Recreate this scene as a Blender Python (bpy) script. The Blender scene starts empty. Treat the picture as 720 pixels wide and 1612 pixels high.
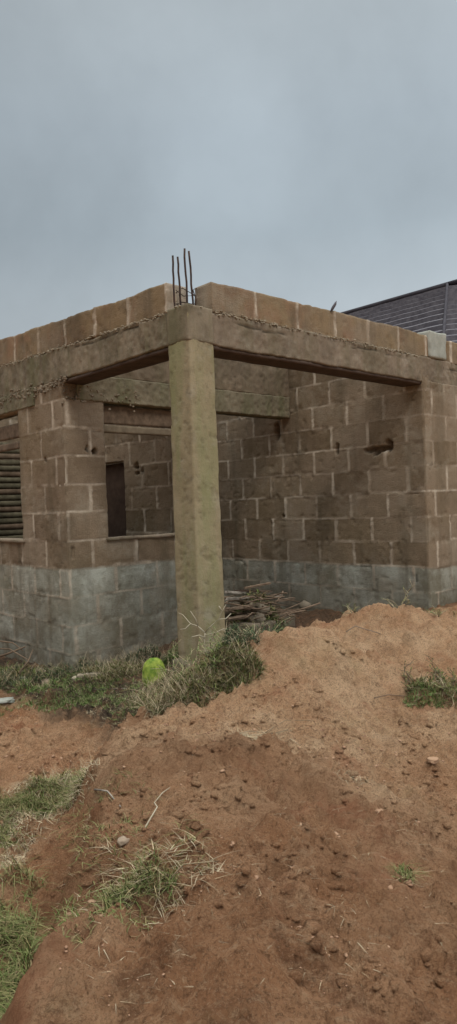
import bpy, math, random
import numpy as np
from mathutils import Matrix, Vector
random.seed(7); rng = np.random.default_rng(11)
scn = bpy.context.scene
COL = scn.collection
F = 1100.0

# ------------------------------------------------------------------ camera
CAMZ = 1.5
M = Matrix.Rotation(math.radians(89.48), 4, 'X') @ Matrix.Rotation(math.radians(-2.1), 4, 'Z')
cam = bpy.data.cameras.new('camera'); camo = bpy.data.objects.new('camera', cam); COL.objects.link(camo)
camo.matrix_world = Matrix.Translation((0, 0, CAMZ)) @ M
cam.sensor_fit = 'HORIZONTAL'; cam.sensor_width = 36; cam.lens = 36 * F / 720
cam.clip_start = .05; cam.clip_end = 1500
scn.camera = camo

def ray(px, py):
    return (M.to_3x3() @ Vector(((px - 360) / F, (806 - py) / F, -1)))
def at(px, py, depth):
    d = ray(px, py); k = depth / d.y
    return (d.x * k, d.y * k, CAMZ + d.z * k)

# ------------------------------------------------------------------ noise
def _h(ix, iy, iz, seed):
    n = (ix.astype(np.int64) * 374761393 + iy.astype(np.int64) * 668265263 + iz.astype(np.int64) * 2147483647 + seed * 1274126177) & 0xffffffff
    n = ((n ^ (n >> 13)) * 1274126177) & 0xffffffff
    n = ((n ^ (n >> 16)) * 2246822519) & 0xffffffff
    return ((n ^ (n >> 15)) & 0xffffff) / float(0xffffff)
def vn(x, y, z=0., seed=0):
    x = np.asarray(x, float); y = np.asarray(y, float); z = np.zeros_like(x) + z
    ix, iy, iz = np.floor(x), np.floor(y), np.floor(z)
    fx, fy, fz = x - ix, y - iy, z - iz
    fx, fy, fz = [f * f * (3 - 2 * f) for f in (fx, fy, fz)]
    r = 0
    for a in (0, 1):
        for b in (0, 1):
            for c in (0, 1):
                w = (fx if a else 1 - fx) * (fy if b else 1 - fy) * (fz if c else 1 - fz)
                r = r + w * _h(ix + a, iy + b, iz + c, seed)
    return r * 2 - 1
def fbm(x, y, z=0., sc=1., o=4, seed=0, gain=.5):
    r = 0; a = 1; t = 0
    for i in range(o):
        r = r + a * vn(np.asarray(x) * sc, np.asarray(y) * sc, np.asarray(z) * sc, seed + i * 17)
        t += a; a *= gain; sc *= 2.03
    return r / t
def sstep(e0, e1, x):
    t = np.clip((np.asarray(x, float) - e0) / (e1 - e0), 0, 1); return t * t * (3 - 2 * t)

# ------------------------------------------------------------------ object helpers
def tag(o, label=None, cat=None, group=None, kind=None):
    if label: o['label'] = label
    if cat: o['category'] = cat
    if group: o['group'] = group
    if kind: o['kind'] = kind
    return o
def empty(name, loc, label, cat, group=None):
    o = bpy.data.objects.new(name, None); COL.objects.link(o); o.location = loc
    o.empty_display_size = .1
    return tag(o, label, cat, group)
def mesh(name, V, Fc, mat, parent=None, smooth=True, attr=None, mats=None, mi=None):
    me = bpy.data.meshes.new(name)
    V = np.asarray(V, float)
    if parent is not None: V = V - np.array(parent.location)[None]
    if isinstance(Fc, np.ndarray) and Fc.ndim == 2:
        n, k = Fc.shape
        me.vertices.add(len(V)); me.vertices.foreach_set('co', V.astype(np.float32).ravel())
        me.loops.add(n * k); me.loops.foreach_set('vertex_index', Fc.astype(np.int32).ravel())
        me.polygons.add(n); me.polygons.foreach_set('loop_start', np.arange(0, n * k, k, dtype=np.int32))
        me.update(calc_edges=True); me.validate()
    else:
        me.from_pydata([tuple(v) for v in V], [], [tuple(f) for f in Fc]); me.update()
    if smooth: me.polygons.foreach_set('use_smooth', np.ones(len(me.polygons), bool))
    if attr is not None:
        a = me.attributes.new('blk', 'FLOAT_COLOR', 'POINT'); a.data.foreach_set('color', np.asarray(attr, np.float32).ravel())
    me.materials.append(mat)
    if mats:
        for m in mats: me.materials.append(m)
        me.polygons.foreach_set('material_index', np.asarray(mi, np.int32))
    o = bpy.data.objects.new(name, me); COL.objects.link(o)
    if parent is not None: o.parent = parent
    return o

# ------------------------------------------------------------------ materials
class NT:
    def __init__(s, name, rough=.9, spec=.2):
        s.m = bpy.data.materials.new(name); s.m.use_nodes = True; s.t = s.m.node_tree; s.n = s.t.nodes
        s.b = s.n['Principled BSDF']; s.b.inputs['Roughness'].default_value = rough
        s.b.inputs['Specular IOR Level'].default_value = spec
        tc = s.n.new('ShaderNodeTexCoord'); geo = s.n.new('ShaderNodeNewGeometry'); s.P = geo.outputs['Position']
    def L(s, a, b): s.t.links.new(a, b)
    def noise(s, sc, det=5, rough=.6, vec=None, lo=.35, hi=.65, dist=0):
        n = s.n.new('ShaderNodeTexNoise'); n.inputs['Scale'].default_value = sc; n.inputs['Detail'].default_value = det
        n.inputs['Roughness'].default_value = rough; n.inputs['Distortion'].default_value = dist
        s.L(vec or s.P, n.inputs['Vector'])
        r = s.n.new('ShaderNodeMapRange'); r.inputs[1].default_value = lo; r.inputs[2].default_value = hi
        s.L(n.outputs['Fac'], r.inputs[0]); return r.outputs[0]
    def scaled(s, v):
        m = s.n.new('ShaderNodeMapping'); m.inputs['Scale'].default_value = v; s.L(s.P, m.inputs[0]); return m.outputs[0]
    def mix(s, f, a, b, mode='MIX'):
        n = s.n.new('ShaderNodeMix'); n.data_type = 'RGBA'; n.blend_type = mode
        for i, v in ((0, f), (6, a), (7, b)):
            if hasattr(v, 'is_linked'): s.L(v, n.inputs[i])
            elif i == 0: n.inputs[0].default_value = v
            else: n.inputs[i].default_value = (*v, 1)
        return n.outputs[2]
    def mul(s, a, b, op='MULTIPLY'):
        n = s.n.new('ShaderNodeMath'); n.operation = op; n.use_clamp = True
        for i, v in ((0, a), (1, b)):
            if hasattr(v, 'is_linked'): s.L(v, n.inputs[i])
            else: n.inputs[i].default_value = v
        return n.outputs[0]
    def col(s, c):
        if hasattr(c, 'is_linked'): s.L(c, s.b.inputs['Base Color'])
        else: s.b.inputs['Base Color'].default_value = (*c, 1)
    def bump(s, h, st=.4, dist=.01):
        n = s.n.new('ShaderNodeBump'); n.inputs['Strength'].default_value = st; n.inputs['Distance'].default_value = dist
        s.L(h, n.inputs['Height']); s.L(n.outputs[0], s.b.inputs['Normal'])
    def attr(s):
        a = s.n.new('ShaderNodeAttribute'); a.attribute_name = 'blk'
        p = s.n.new('ShaderNodeSeparateColor'); s.L(a.outputs['Color'], p.inputs[0]); return p.outputs[0], p.outputs[1], p.outputs[2]

def block_mat(name='sandcrete_blocks', ochre=0.):
    k = NT(name, .95, .12); mo, tone, grey = k.attr()
    c = k.mix(tone, (.145, .102, .066), (.272, .202, .140))
    c = k.mix(k.mul(k.noise(1.1, 5, .6), .55), c, (.20, .155, .092))
    c = k.mix(k.mul(k.noise(7, 6, .7, lo=.45, hi=.7), .45), c, (.33, .25, .175))
    c = k.mix(k.mul(k.noise(70, 5, .8, lo=.5, hi=.66), .55), c, (.10, .072, .048))
    g = k.mix(k.noise(1.7, 5, .65, lo=.4, hi=.62), (.19, .18, .135), (.42, .43, .375))
    g = k.mix(k.mul(k.noise(5, 6, .7, lo=.5, hi=.68), .7), g, (.12, .105, .072))
    g = k.mix(k.mul(tone, .6), g, k.mix(k.noise(4, 5, .7), (.26, .235, .175), (.46, .46, .40)))
    c = k.mix(k.mul(tone, k.noise(.9, 3, .6, lo=.4, hi=.6)), c, (.27, .215, .157))
    c = k.mix(grey, c, g)
    if ochre: c = k.mix(k.mul(k.noise(1.9, 4, .6, lo=.42, hi=.6), ochre), c, (.28, .195, .095)); c = k.mix(k.mul(k.noise(2.6, 4, .6, lo=.52, hi=.64), ochre), c, (.27, .15, .095))
    mm = k.mix(k.noise(9, 4, .6), (.40, .33, .255), (.60, .52, .42))
    c = k.mix(k.mul(mo, k.noise(1.5, 5, .7, lo=.30, hi=.50)), c, mm)
    c = k.mix(k.mul(k.noise(2.4, 6, .72, lo=.53, hi=.66), .55), c, (.31, .265, .20))
    c = k.mix(k.mul(k.noise(1.7, 7, .75, vec=k.scaled((1.3, 1.3, 1)), lo=.54, hi=.68), .6), c, (.115, .092, .062))
    sp_ = k.n.new('ShaderNodeSeparateXYZ'); k.L(k.P, sp_.inputs[0])
    lowz = k.n.new('ShaderNodeMapRange'); lowz.inputs[1].default_value = .85; lowz.inputs[2].default_value = .12; k.L(sp_.outputs[2], lowz.inputs[0])
    dirt = k.mul(k.mul(lowz.outputs[0], k.noise(2.5, 6, .7, lo=.25, hi=.6)), .85)
    c = k.mix(dirt, c, (.12, .093, .06))
    # weather streaks running down
    st = k.noise(1, 5, .6, vec=k.scaled((5, 5, .5)), lo=.52, hi=.72)
    c = k.mix(k.mul(st, .55), c, (.105, .085, .055))
    k.col(c); h = k.mul(k.noise(85, 6, .75, lo=.2, hi=.8), 1.0); k.bump(h, .9, .008)
    return k.m
def concrete_mat(name, a, b, moss, mossy, pale=(.33, .29, .23)):
    k = NT(name, .92, .15); mo, tone, grey = k.attr()
    c = k.mix(k.noise(3, 6, .65), a, b)
    c = k.mix(k.mul(k.noise(1, 5, .6, vec=k.scaled((7, 7, .8)), lo=.45, hi=.65), mossy), c, moss)
    c = k.mix(k.mul(k.noise(14, 5, .7, lo=.5, hi=.72), .45), c, tuple(x * .55 for x in a))
    c = k.mix(k.mul(k.noise(5, 5, .7, lo=.52, hi=.7), .4), c, pale)
    c = k.mix(mo, c, (.055, .045, .032))
    k.col(c); k.bump(k.noise(70, 6, .75, lo=.2, hi=.8), .5, .006); return k.m
M_block = block_mat(); M_par = block_mat('ochre_stained_blocks', .42)
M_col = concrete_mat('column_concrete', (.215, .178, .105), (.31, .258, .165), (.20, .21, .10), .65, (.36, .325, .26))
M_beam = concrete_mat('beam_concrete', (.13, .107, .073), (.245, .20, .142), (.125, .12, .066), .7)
M_beamR = concrete_mat('pinkish_beam_concrete', (.135, .106, .076), (.245, .193, .142), (.14, .12, .074), .6)
M_lint = concrete_mat('mossy_shaded_lintel_concrete', (.12, .102, .068), (.19, .162, .112), (.10, .105, .052), .6, (.24, .21, .15))  # moss is real; the base is darkened for the porch shade

M_up = concrete_mat('shaded_brown_render', (.125, .095, .065), (.19, .145, .10), (.10, .085, .05), .6, (.22, .18, .13))  # brown render darkened to carry the shade above the porch lintel
def soil_mat():
    k = NT('red_soil', .97, .06); wet_shade, sand, lit = k.attr()
    c = k.mix(k.noise(1.6, 7, .7, lo=.4, hi=.6), (0.433, 0.220, 0.113), (0.618, 0.368, 0.210))
    sa = k.mul(sand, k.noise(1.9, 7, .7, lo=.28, hi=.5))
    c = k.mix(sa, c, k.mix(k.noise(2.6, 7, .7, lo=.42, hi=.6), (0.566, 0.338, 0.191), (0.721, 0.490, 0.303)))
    c = k.mix(k.mul(k.mul(k.noise(5, 8, .8, lo=.5, hi=.62), .75), k.mix(sand, (1, 1, 1), (.35, .35, .35))), c, (0.206, 0.098, 0.052))
    c = k.mix(k.mul(k.noise(1, 7, .75, vec=k.scaled((16, 30, 16)), lo=.52, hi=.64), .55), c, (0.639, 0.431, 0.261))
    c = k.mix(k.mul(k.noise(34, 6, .8, lo=.53, hi=.65, dist=1.2), .7), c, (0.113, 0.055, 0.030))
    c = k.mix(k.mul(k.noise(120, 4, .8, lo=.5, hi=.62), .55), c, (0.154, 0.079, 0.044))
    c = k.mix(k.mul(k.noise(150, 4, .8, lo=.55, hi=.66), .45), c, (0.679, 0.490, 0.317))
    c = k.mix(wet_shade, c, k.mix(k.noise(12, 8, .8, lo=.38, hi=.6), (0.175, 0.083, 0.043), (0.370, 0.201, 0.110)))
    c = k.mix(k.mul(k.noise(3.3, 5, .7, lo=.55, hi=.68), .45), c, (0.391, 0.162, 0.089))
    c = k.mix(k.mul(k.noise(1.2, 6, .7, lo=.55, hi=.7), .4), c, (0.267, 0.220, 0.102))
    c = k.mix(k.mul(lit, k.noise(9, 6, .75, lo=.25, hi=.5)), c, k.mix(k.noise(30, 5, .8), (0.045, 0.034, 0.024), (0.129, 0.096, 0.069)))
    k.col(c)
    k.bump(k.noise(45, 10, .85, lo=.2, hi=.8), 1.0, .03); return k.m
M_soil = soil_mat()

def simple(name, a, b, sc=6, rough=.85, spec=.2, bs=40, bst=.3, trans=0):
    k = NT(name, rough, spec); k.col(k.mix(k.noise(sc, 5, .6), a, b)); k.bump(k.noise(bs, 4, .6, lo=.2, hi=.8), bst, .004)
    if trans: k.b.inputs['Transmission Weight'].default_value = 0
    return k.m
def rand_leaf(name, cols, rough=.6):
    k = NT(name, .8, .06)
    g = k.n.new('ShaderNodeNewGeometry'); r = k.n.new('ShaderNodeValToRGB'); k.L(g.outputs['Random Per Island'], r.inputs[0])
    e = r.color_ramp.elements; e[0].color = (*cols[0], 1); e[1].color = (*cols[-1], 1)
    for i, c in enumerate(cols[1:-1]): x = e.new((i + 1) / (len(cols) - 1)); x.color = (*c, 1)
    k.col(r.outputs[0]); return k.m
M_grass = rand_leaf('grass_blades', [(.06, .09, .025), (.135, .17, .055), (.095, .125, .04), (.27, .23, .11), (.17, .20, .08), (.13, .10, .05), (.34, .27, .15)])
M_dry = rand_leaf('dry_stems', [(.36, .28, .17), (.52, .44, .30), (.17, .12, .07), (.42, .36, .25)])
M_leaf = rand_leaf('weed_leaves', [(.06, .095, .028), (.13, .20, .06), (.08, .12, .035), (.20, .25, .10), (.16, .12, .06)])
M_leaf_dark = rand_leaf('dark_weed_leaves', [(.03, .045, .022), (.06, .09, .045), (.09, .12, .065), (.07, .05, .035)])
M_pale = simple('pale_bare_twig', (.42, .38, .29), (.30, .25, .17))
M_twig = simple('brown_twig', (.11, .075, .05), (.2, .14, .095))
M_wood = simple('weathered_wood', (.085, .06, .04), (.16, .115, .08), 12)
M_woodp = simple('pale_weathered_board', (.115, .09, .062), (.18, .145, .10), 12)
M_woodd_shade = simple('dark_wood_and_shade', (.045, .028, .020), (.075, .05, .036), 8)
M_woodw = simple('bleached_stick', (.36, .32, .27), (.12, .10, .08), 9)
M_steel = simple('rusted_rebar', (.035, .028, .028), (.075, .045, .032), 30)
M_stone = simple('pale_stone', (.42, .39, .33), (.52, .49, .42), 10, bs=60, bst=.6)
M_stoneb = simple('brown_stone', (.24, .18, .13), (.33, .26, .19), 10, bs=60, bst=.6)
M_gblock = simple('grey_block', (.24, .25, .215), (.36, .37, .33), 8, bs=60, bst=.5)
M_stoned = simple('damp_block', (.10, .082, .058), (.16, .13, .095), 10, bs=60, bst=.6)
M_crumb = simple('mortar_crumbs', (.24, .20, .145), (.42, .37, .28), 30)
M_lime = simple('lime_green', (.10, .18, .025), (.33, .40, .075), 22, .75, .15)
M_roof = simple('dark_stepped_roof', (.07, .066, .080), (.125, .12, .135), 9, .7, .3, 12, .3)
M_ridge = simple('roof_ridge_cap', (.05, .048, .056), (.07, .067, .078), 3, .9, .05)
M_plaster = simple('plastered_wall', (.45, .42, .36), (.36, .33, .28), 2)
M_green = simple('greenish_board', (.07, .062, .040), (.13, .115, .075), 12)
M_clod = simple('soil_clods', (.22, .125, .08), (.38, .25, .16), 4, .97, .05)

# ------------------------------------------------------------------ building frame of reference
O = np.array([-.232, 4.824]); U = np.array([.734, .679]); VV = np.array([-.679, .734])
def ST(s, t, z):
    p = O + s * U + t * VV; return (p[0], p[1], z)

# ------------------------------------------------------------------ terrain
ctrl = []
def c(px, py, d): ctrl.append(at(px, py, d))
for q in [(720, 982, 5.25), (680, 972, 5.2), (620, 968, 5.15), (560, 976, 5.15), (510, 990, 5.15), (450, 1015, 5.1), (400, 1035, 5.0),
          (520, 1045, 4.75), (640, 1048, 4.75), (440, 1066, 4.35), (500, 1062, 4.35), (560, 1068, 4.35), (680, 1072, 4.35), (380, 1090, 4.3), (340, 1115, 4.2),
          (450, 1130, 3.85), (600, 1130, 3.85), (720, 1130, 3.85), (350, 1180, 3.75), (280, 1170, 4.1), (230, 1190, 4.0),
          (450, 1240, 3.15), (600, 1240, 3.15), (720, 1240, 3.1), (330, 1260, 3.2), (210, 1240, 3.6),
          (600, 1400, 2.42), (450, 1400, 2.42), (330, 1400, 2.45), (220, 1350, 2.75), (160, 1320, 3.05), (700, 1400, 2.4),
          (600, 1600, 1.85), (400, 1600, 1.87), (200, 1600, 1.93), (160, 1446, 2.42)]: c(*q)
for q in [(-1.6, 5.2, .02), (-2.4, 5.4, 0), (-1.2, 4.4, .03), (-1.8, 4, .0), (-.95, 3.4, .02), (-1.5, 3, 0), (-.8, 2.5, .02), (-.85, 2.0, .02), (-1.5, 2, 0),
          (-1.4, 6.0, .08), (-2.2, 6.6, .04), (-3, 7, 0), (-.9, 5.5, .10), (-.5, 5.1, .22), (-.35, 4.7, .33), (-.1, 4.8, .38), (.05, 5.2, .38), (-.75, 4.6, .12), (-1.1, 6.3, .1),
          (.4, 5.9, .30), (.9, 6.4, .28), (.0, 6.2, .25), (1.4, 6.1, .42), (2.0, 6.4, .45), (2.6, 7, .45), (3.2, 6.4, .5), (.3, 7.2, .25), (1.2, 7, .3),
          (0, 0, .1), (1, .5, .1), (-1, .5, 0), (2.5, 1, .1), (3, 3, .25), (3, 5, .5), (0, 9, .2), (-3, 9, .1), (4, 8, .3), (-4, 4, 0), (-3, 2, 0)]: ctrl.append(q)
CP = np.array(ctrl)
def tps(r2): return np.where(r2 > 1e-12, r2 * np.log(np.maximum(r2, 1e-12)), 0) * .5
n = len(CP); K = tps(((CP[:, None, :2] - CP[None, :, :2]) ** 2).sum(-1)) + np.eye(n) * .012
P_ = np.c_[np.ones(n), CP[:, :2]]
A = np.block([[K, P_], [P_.T, np.zeros((3, 3))]]); W = np.linalg.solve(A, np.r_[CP[:, 2], 0, 0, 0])
def H0(x, y):
    x = np.asarray(x, float); y = np.asarray(y, float); sh = x.shape; x = x.ravel(); y = y.ravel()
    out = np.zeros(len(x))
    r = np.hypot(x - .2, y - 4.5); w = 1 - sstep(4.5, 8, r); idx = np.where(w > 0)[0]
    for i in range(0, len(idx), 20000):
        j = idx[i:i + 20000]
        k = tps((x[j, None] - CP[None, :, 0]) ** 2 + (y[j, None] - CP[None, :, 1]) ** 2)
        out[j] = (k @ W[:n] + W[n] + W[n + 1] * x[j] + W[n + 2] * y[j])
    xf = np.interp(y, [0, 2.0, 2.58, 3.27, 3.87, 4.3, 4.6, 5.0], [-.62, -.70, -.76, -.84, -.76, -.50, -.28, -.1]) + .07 * vn(x * 0 + 3, y * 2.3, seed=91) + .03 * vn(x * 2, y * 7, seed=92)
    dd = x - xf; env = 1 - sstep(4.25, 4.75, y)
    out = out + env * (.265 * sstep(0, .22, dd) * (1 - sstep(.5, 1.9, dd)) - .035 * np.exp(-((dd + .06) / .09) ** 2))
    ym = 4.36 + .10 * vn(x * 1.1, y * 0 + 2, seed=93) - .12 * sstep(.5, 0, x); lob = sstep(-.15, .35, x) * (1 - sstep(1.3, 2.0, x))
    out = out + lob * (  .05 * np.exp(-((y - ym + .12) / .16) ** 2) - .085 * np.exp(-((y - ym - .17) / .11) ** 2))
    far = .12 * vn(x * .07, y * .07, seed=3)
    return (out * w + far * (1 - w)).reshape(sh)
def inhouse(x, y):
    s = (x - O[0]) * U[0] + (y - O[1]) * U[1]; t = (x - O[0]) * VV[0] + (y - O[1]) * VV[1]
    return sstep(-.3, .1, s) * sstep(-.2, .1, t)
# gullies, hollows, lumps: (px,py,radius,height)
feat = []
for (px, py, r, hgt) in [(440, 1362, .075, -.07), (150, 1385, .12, -.07), (205, 1330, .055, .035), (690, 1218, .07, .04), (560, 1240, .05, -.02), (540, 1235, .06, .02),
                         (370, 1205, .22, -.04), (470, 1275, .2, -.035), (705, 1290, .05, -.05), (620, 1275, .12, .03), (600, 1330, .1, .03), (240, 1345, .06, -.05),
                         (560, 1000, .1, -.03), (455, 1300, .09, .03), (650, 1350, .14, .035), (100, 1330, .12, .03), (320, 1330, .1, .02), (700, 1400, .12, -.04), (230, 1440, .1, -.05), (420, 1160, .15, -.02)]:
    d = ray(px, py); z0 = .2
    for _ in range(8):
        k = (z0 - CAMZ) / d.z; z0 = float(H0(d.x * k, d.y * k))
    feat.append((d.x * k, d.y * k, r, hgt))
def H(x, y):
    x = np.asarray(x, float); y = np.asarray(y, float)
    h = H0(x, y)
    ih = inhouse(x, y); near = 1 - sstep(9, 16, np.hypot(x, y - 4))
    h = h + (.045 * fbm(x, y, 0, 1.9, 3, 5) + .034 * fbm(x, y, 0, 6.5, 3, 9)) * (1 - .5 * ih) * near
    lump = np.abs(fbm(x, y, 0, 5.5, 4, 21)); h = h + (.10 * (lump - .15)) * near * (1 - .6 * ih)
    cl = fbm(x, y, 0, 17, 3, 33, .6); h = h + .034 * np.maximum(cl - .05, 0) * near * 2
    cl = fbm(x, y, 0, 42, 2, 43, .6); h = h + .012 * cl * near
    h = h + .0055 * np.abs(fbm(x, y, 0, 75, 2, 53)) * near
    # erosion creases running down the left flank
    e = np.abs(vn(x * 3.2 + y * 2.2 + .4 * vn(x * 3, y * 3, seed=8), y * .6, seed=77)); h = h - .03 * (1 - sstep(0, .25, e)) * near * (1 - ih) * sstep(.04, .15, H0(x, y))
    for fx, fy, r, a in feat:
        rr = np.hypot(x - fx, y - fy) * (1 + .3 * vn(x * 9, y * 9, seed=2)); h = h + a * np.exp(-(rr / r) ** 2 * 1.2)
    return h
def graded(lo, hi, st, a, b, g=1.22):
    c_ = list(np.arange(lo, hi + 1e-6, st)); d = st; x = c_[-1]
    while x < b: d *= g; x += d; c_.append(x)
    d = st; x = c_[0]; pre = []
    while x > a: d *= g; x -= d; pre.append(x)
    return np.array(pre[::-1] + c_)
gx = graded(-2.3, 2.6, .0115, -400, 400); gy = graded(1.5, 5.8, .0115, -400, 600)
X, Y = np.meshgrid(gx, gy); Z = H(X, Y)
nx, ny = len(gx), len(gy); idx = np.arange(nx * ny).reshape(ny, nx)
Fq = np.stack([idx[:-1, :-1], idx[:-1, 1:], idx[1:, 1:], idx[1:, :-1]], -1).reshape(-1, 4)
# soil kinds: damp churned earth and painted bank shade low on the heap front, dry sandy crust on its top
h0 = H0(X, Y)
wet_shade = np.zeros_like(X)
for (px, py, r, a) in [(370, 1200, .35, .9), (440, 1362, .09, 1.), (150, 1385, .17, .9), (500, 1275, .28, .6), (690, 1360, .3, .6), (20, 1245, .3, .5), (600, 1380, .35, .45), (300, 1300, .3, .35), (420, 1440, .3, .3), (240, 1200, .3, .5), (480, 1230, .2, .5), (600, 1400, .5, .35), (470, 990, .3, .9)]:
    d = ray(px, py); zz = .25; k = (zz - CAMZ) / d.z
    for _ in range(6): k = (float(H0(d.x * k, d.y * k)) - CAMZ) / d.z
    if py == 990: cx, cy = at(490, 985, 6.2)[:2]  # soil darkened here for the shade between heap and side wall
    else: cx, cy = d.x * k, d.y * k
    wet_shade = np.maximum(wet_shade, a * np.exp(-((X - cx) ** 2 * .7 + (Y - cy) ** 2 * 1.6) / r ** 2))
xf_ = np.interp(Y, [0, 2.0, 2.58, 3.27, 3.87, 4.3, 4.6, 5.0], [-.62, -.70, -.76, -.84, -.76, -.50, -.28, -.1])
wet_shade = np.maximum(wet_shade, .7 * np.exp(-((X - xf_ - .10) / .16) ** 2) * (1 - sstep(4.3, 4.9, Y)))  # shade of the heap's left bank painted into the soil colour
wet_shade = np.maximum(wet_shade, .14 * (1 - sstep(2.3, 3.2, Y + .4 * fbm(X, Y, 0, 2, 3, 81))) * sstep(-.05, .25, X - xf_))
wet_shade = np.clip(wet_shade * (1 + 1.5 * fbm(X, Y, 0, 4, 5, 51, .6)) - .06, 0, 1)
sand0 = .55 * (1 - sstep(-.12, .0, X - xf_)) * sstep(-.25, .2, fbm(X, Y, 0, 3, 4, 64))
sand = sstep(.05, .30, h0 + .12 * fbm(X, Y, 0, 2, 4, 61)) * sstep(2.2, 3.1, Y + .5 * fbm(X, Y, 0, 1.5, 3, 62)) * (1 - inhouse(X, Y)); sand = np.maximum(sand, sand0)
ss_ = (X - O[0]) * U[0] + (Y - O[1]) * U[1]; tt_ = (X - O[0]) * VV[0] + (Y - O[1]) * VV[1]
wet_shade = np.maximum(wet_shade, sstep(-.62, -.42, ss_ + .12 * fbm(X, Y, 0, 3, 3, 71)) * sstep(-.3, .2, tt_) * (1 - sstep(.0, .2, ss_)) * .85)
wet_shade = np.maximum(wet_shade, .8 * np.exp(-((X + .2) ** 2 + (Y - 4.6) ** 2) / .35 ** 2))
wet_shade = np.maximum(wet_shade, inhouse(X, Y) * .9)
WET_SHADE, SAND = wet_shade, sand
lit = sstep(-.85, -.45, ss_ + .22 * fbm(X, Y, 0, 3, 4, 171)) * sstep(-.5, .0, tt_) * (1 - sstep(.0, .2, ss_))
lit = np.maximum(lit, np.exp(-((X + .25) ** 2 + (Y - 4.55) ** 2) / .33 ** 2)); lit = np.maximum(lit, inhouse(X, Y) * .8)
at_ = np.stack([wet_shade, sand, lit, 0 * wet_shade + 1], -1).reshape(-1, 4)
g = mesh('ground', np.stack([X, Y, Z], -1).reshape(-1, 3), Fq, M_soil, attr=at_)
tag(g, 'reddish brown bare earth with a sandy heap in front of the house', None, kind='structure')
def hz(x, y): return float(H(np.array([x]), np.array([y]))[0])
def G(px, py):
    d = ray(px, py); z = .2
    # march to the first hit so crests count
    ks = np.linspace(1.2, 9, 800); xs = d.x * ks / d.y; ys = ks; zs = CAMZ + d.z * ks / d.y
    hh = H0(xs, ys); w = np.where(zs < hh)[0]
    i = w[0] if len(w) else -1
    return xs[i], ys[i], hz(xs[i], ys[i])

# ------------------------------------------------------------------ block walls as displaced meshes
CH, BL = .25, .475
def blockfield(a, z, zb, seed, off=0.):
    zw = z + .006 * vn(a * 1.7, z * .5, seed=seed + 1)
    row = np.floor((zw - zb) / CH)
    jit = _h(row, row * 0, row * 0, seed) * .06 - .03
    ac = (a + off + (row % 2) * BL * .5 + jit) / BL
    colm = np.floor(ac)
    fz = (zw - zb) / CH - row; fa = ac - colm
    dz = np.minimum(fz, 1 - fz) * CH; da = np.minimum(fa, 1 - fa) * BL
    wob = vn(a * 14, z * 14, seed=seed + 5)
    wv = .015 + .007 * _h(row, colm + (fa > .5), row * 0, seed + 9) + .004 * wob
    whh = .0075 + .004 * vn(a * 3, z * 3, seed=seed + 6) + .003 * wob
    mv = 1 - sstep(.6, 1.15, da / wv)
    mh = (1 - sstep(.6, 1.3, dz / np.maximum(whh, .002))) * np.clip(.66 + .7 * vn(a * 1.6, row * 1.3, seed=seed + 7), .15, 1)
    mv = mv * np.clip(.8 + .45 * _h(row, colm + (fa > .5), row * 0, seed + 3) - .35 * _h(row, colm + (fa > .5), row * 0, seed + 31), .2, 1)
    mo = np.clip(np.maximum(mv, mh), 0, 1)
    tone = .85 * _h(row, colm, row * 0, seed + 13) + .05 + .25 * fbm(a, z, 0, 5, 3, seed + 14)
    dist = np.minimum(da, dz)
    face = (_h(row, colm, row * 0, seed + 15) - .5) * .007 + .0022 * fbm(a, z, 0, 22, 3, seed + 16) + .0015 * fbm(a, z, 0, 4, 2, seed + 18)
    chip = sstep(.15, .5, fbm(a, z, 0, 11, 3, seed + 17)) * (1 - sstep(.01, .05, dist))
    h = face - chip * .009
    prod = .004 * wob + .0015 + .004 * vn(a * 40, z * 40, seed=seed + 8)
    return h * (1 - mo) + prod * mo, mo * (1 - chip * .5), np.clip(tone, 0, 1)
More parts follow.
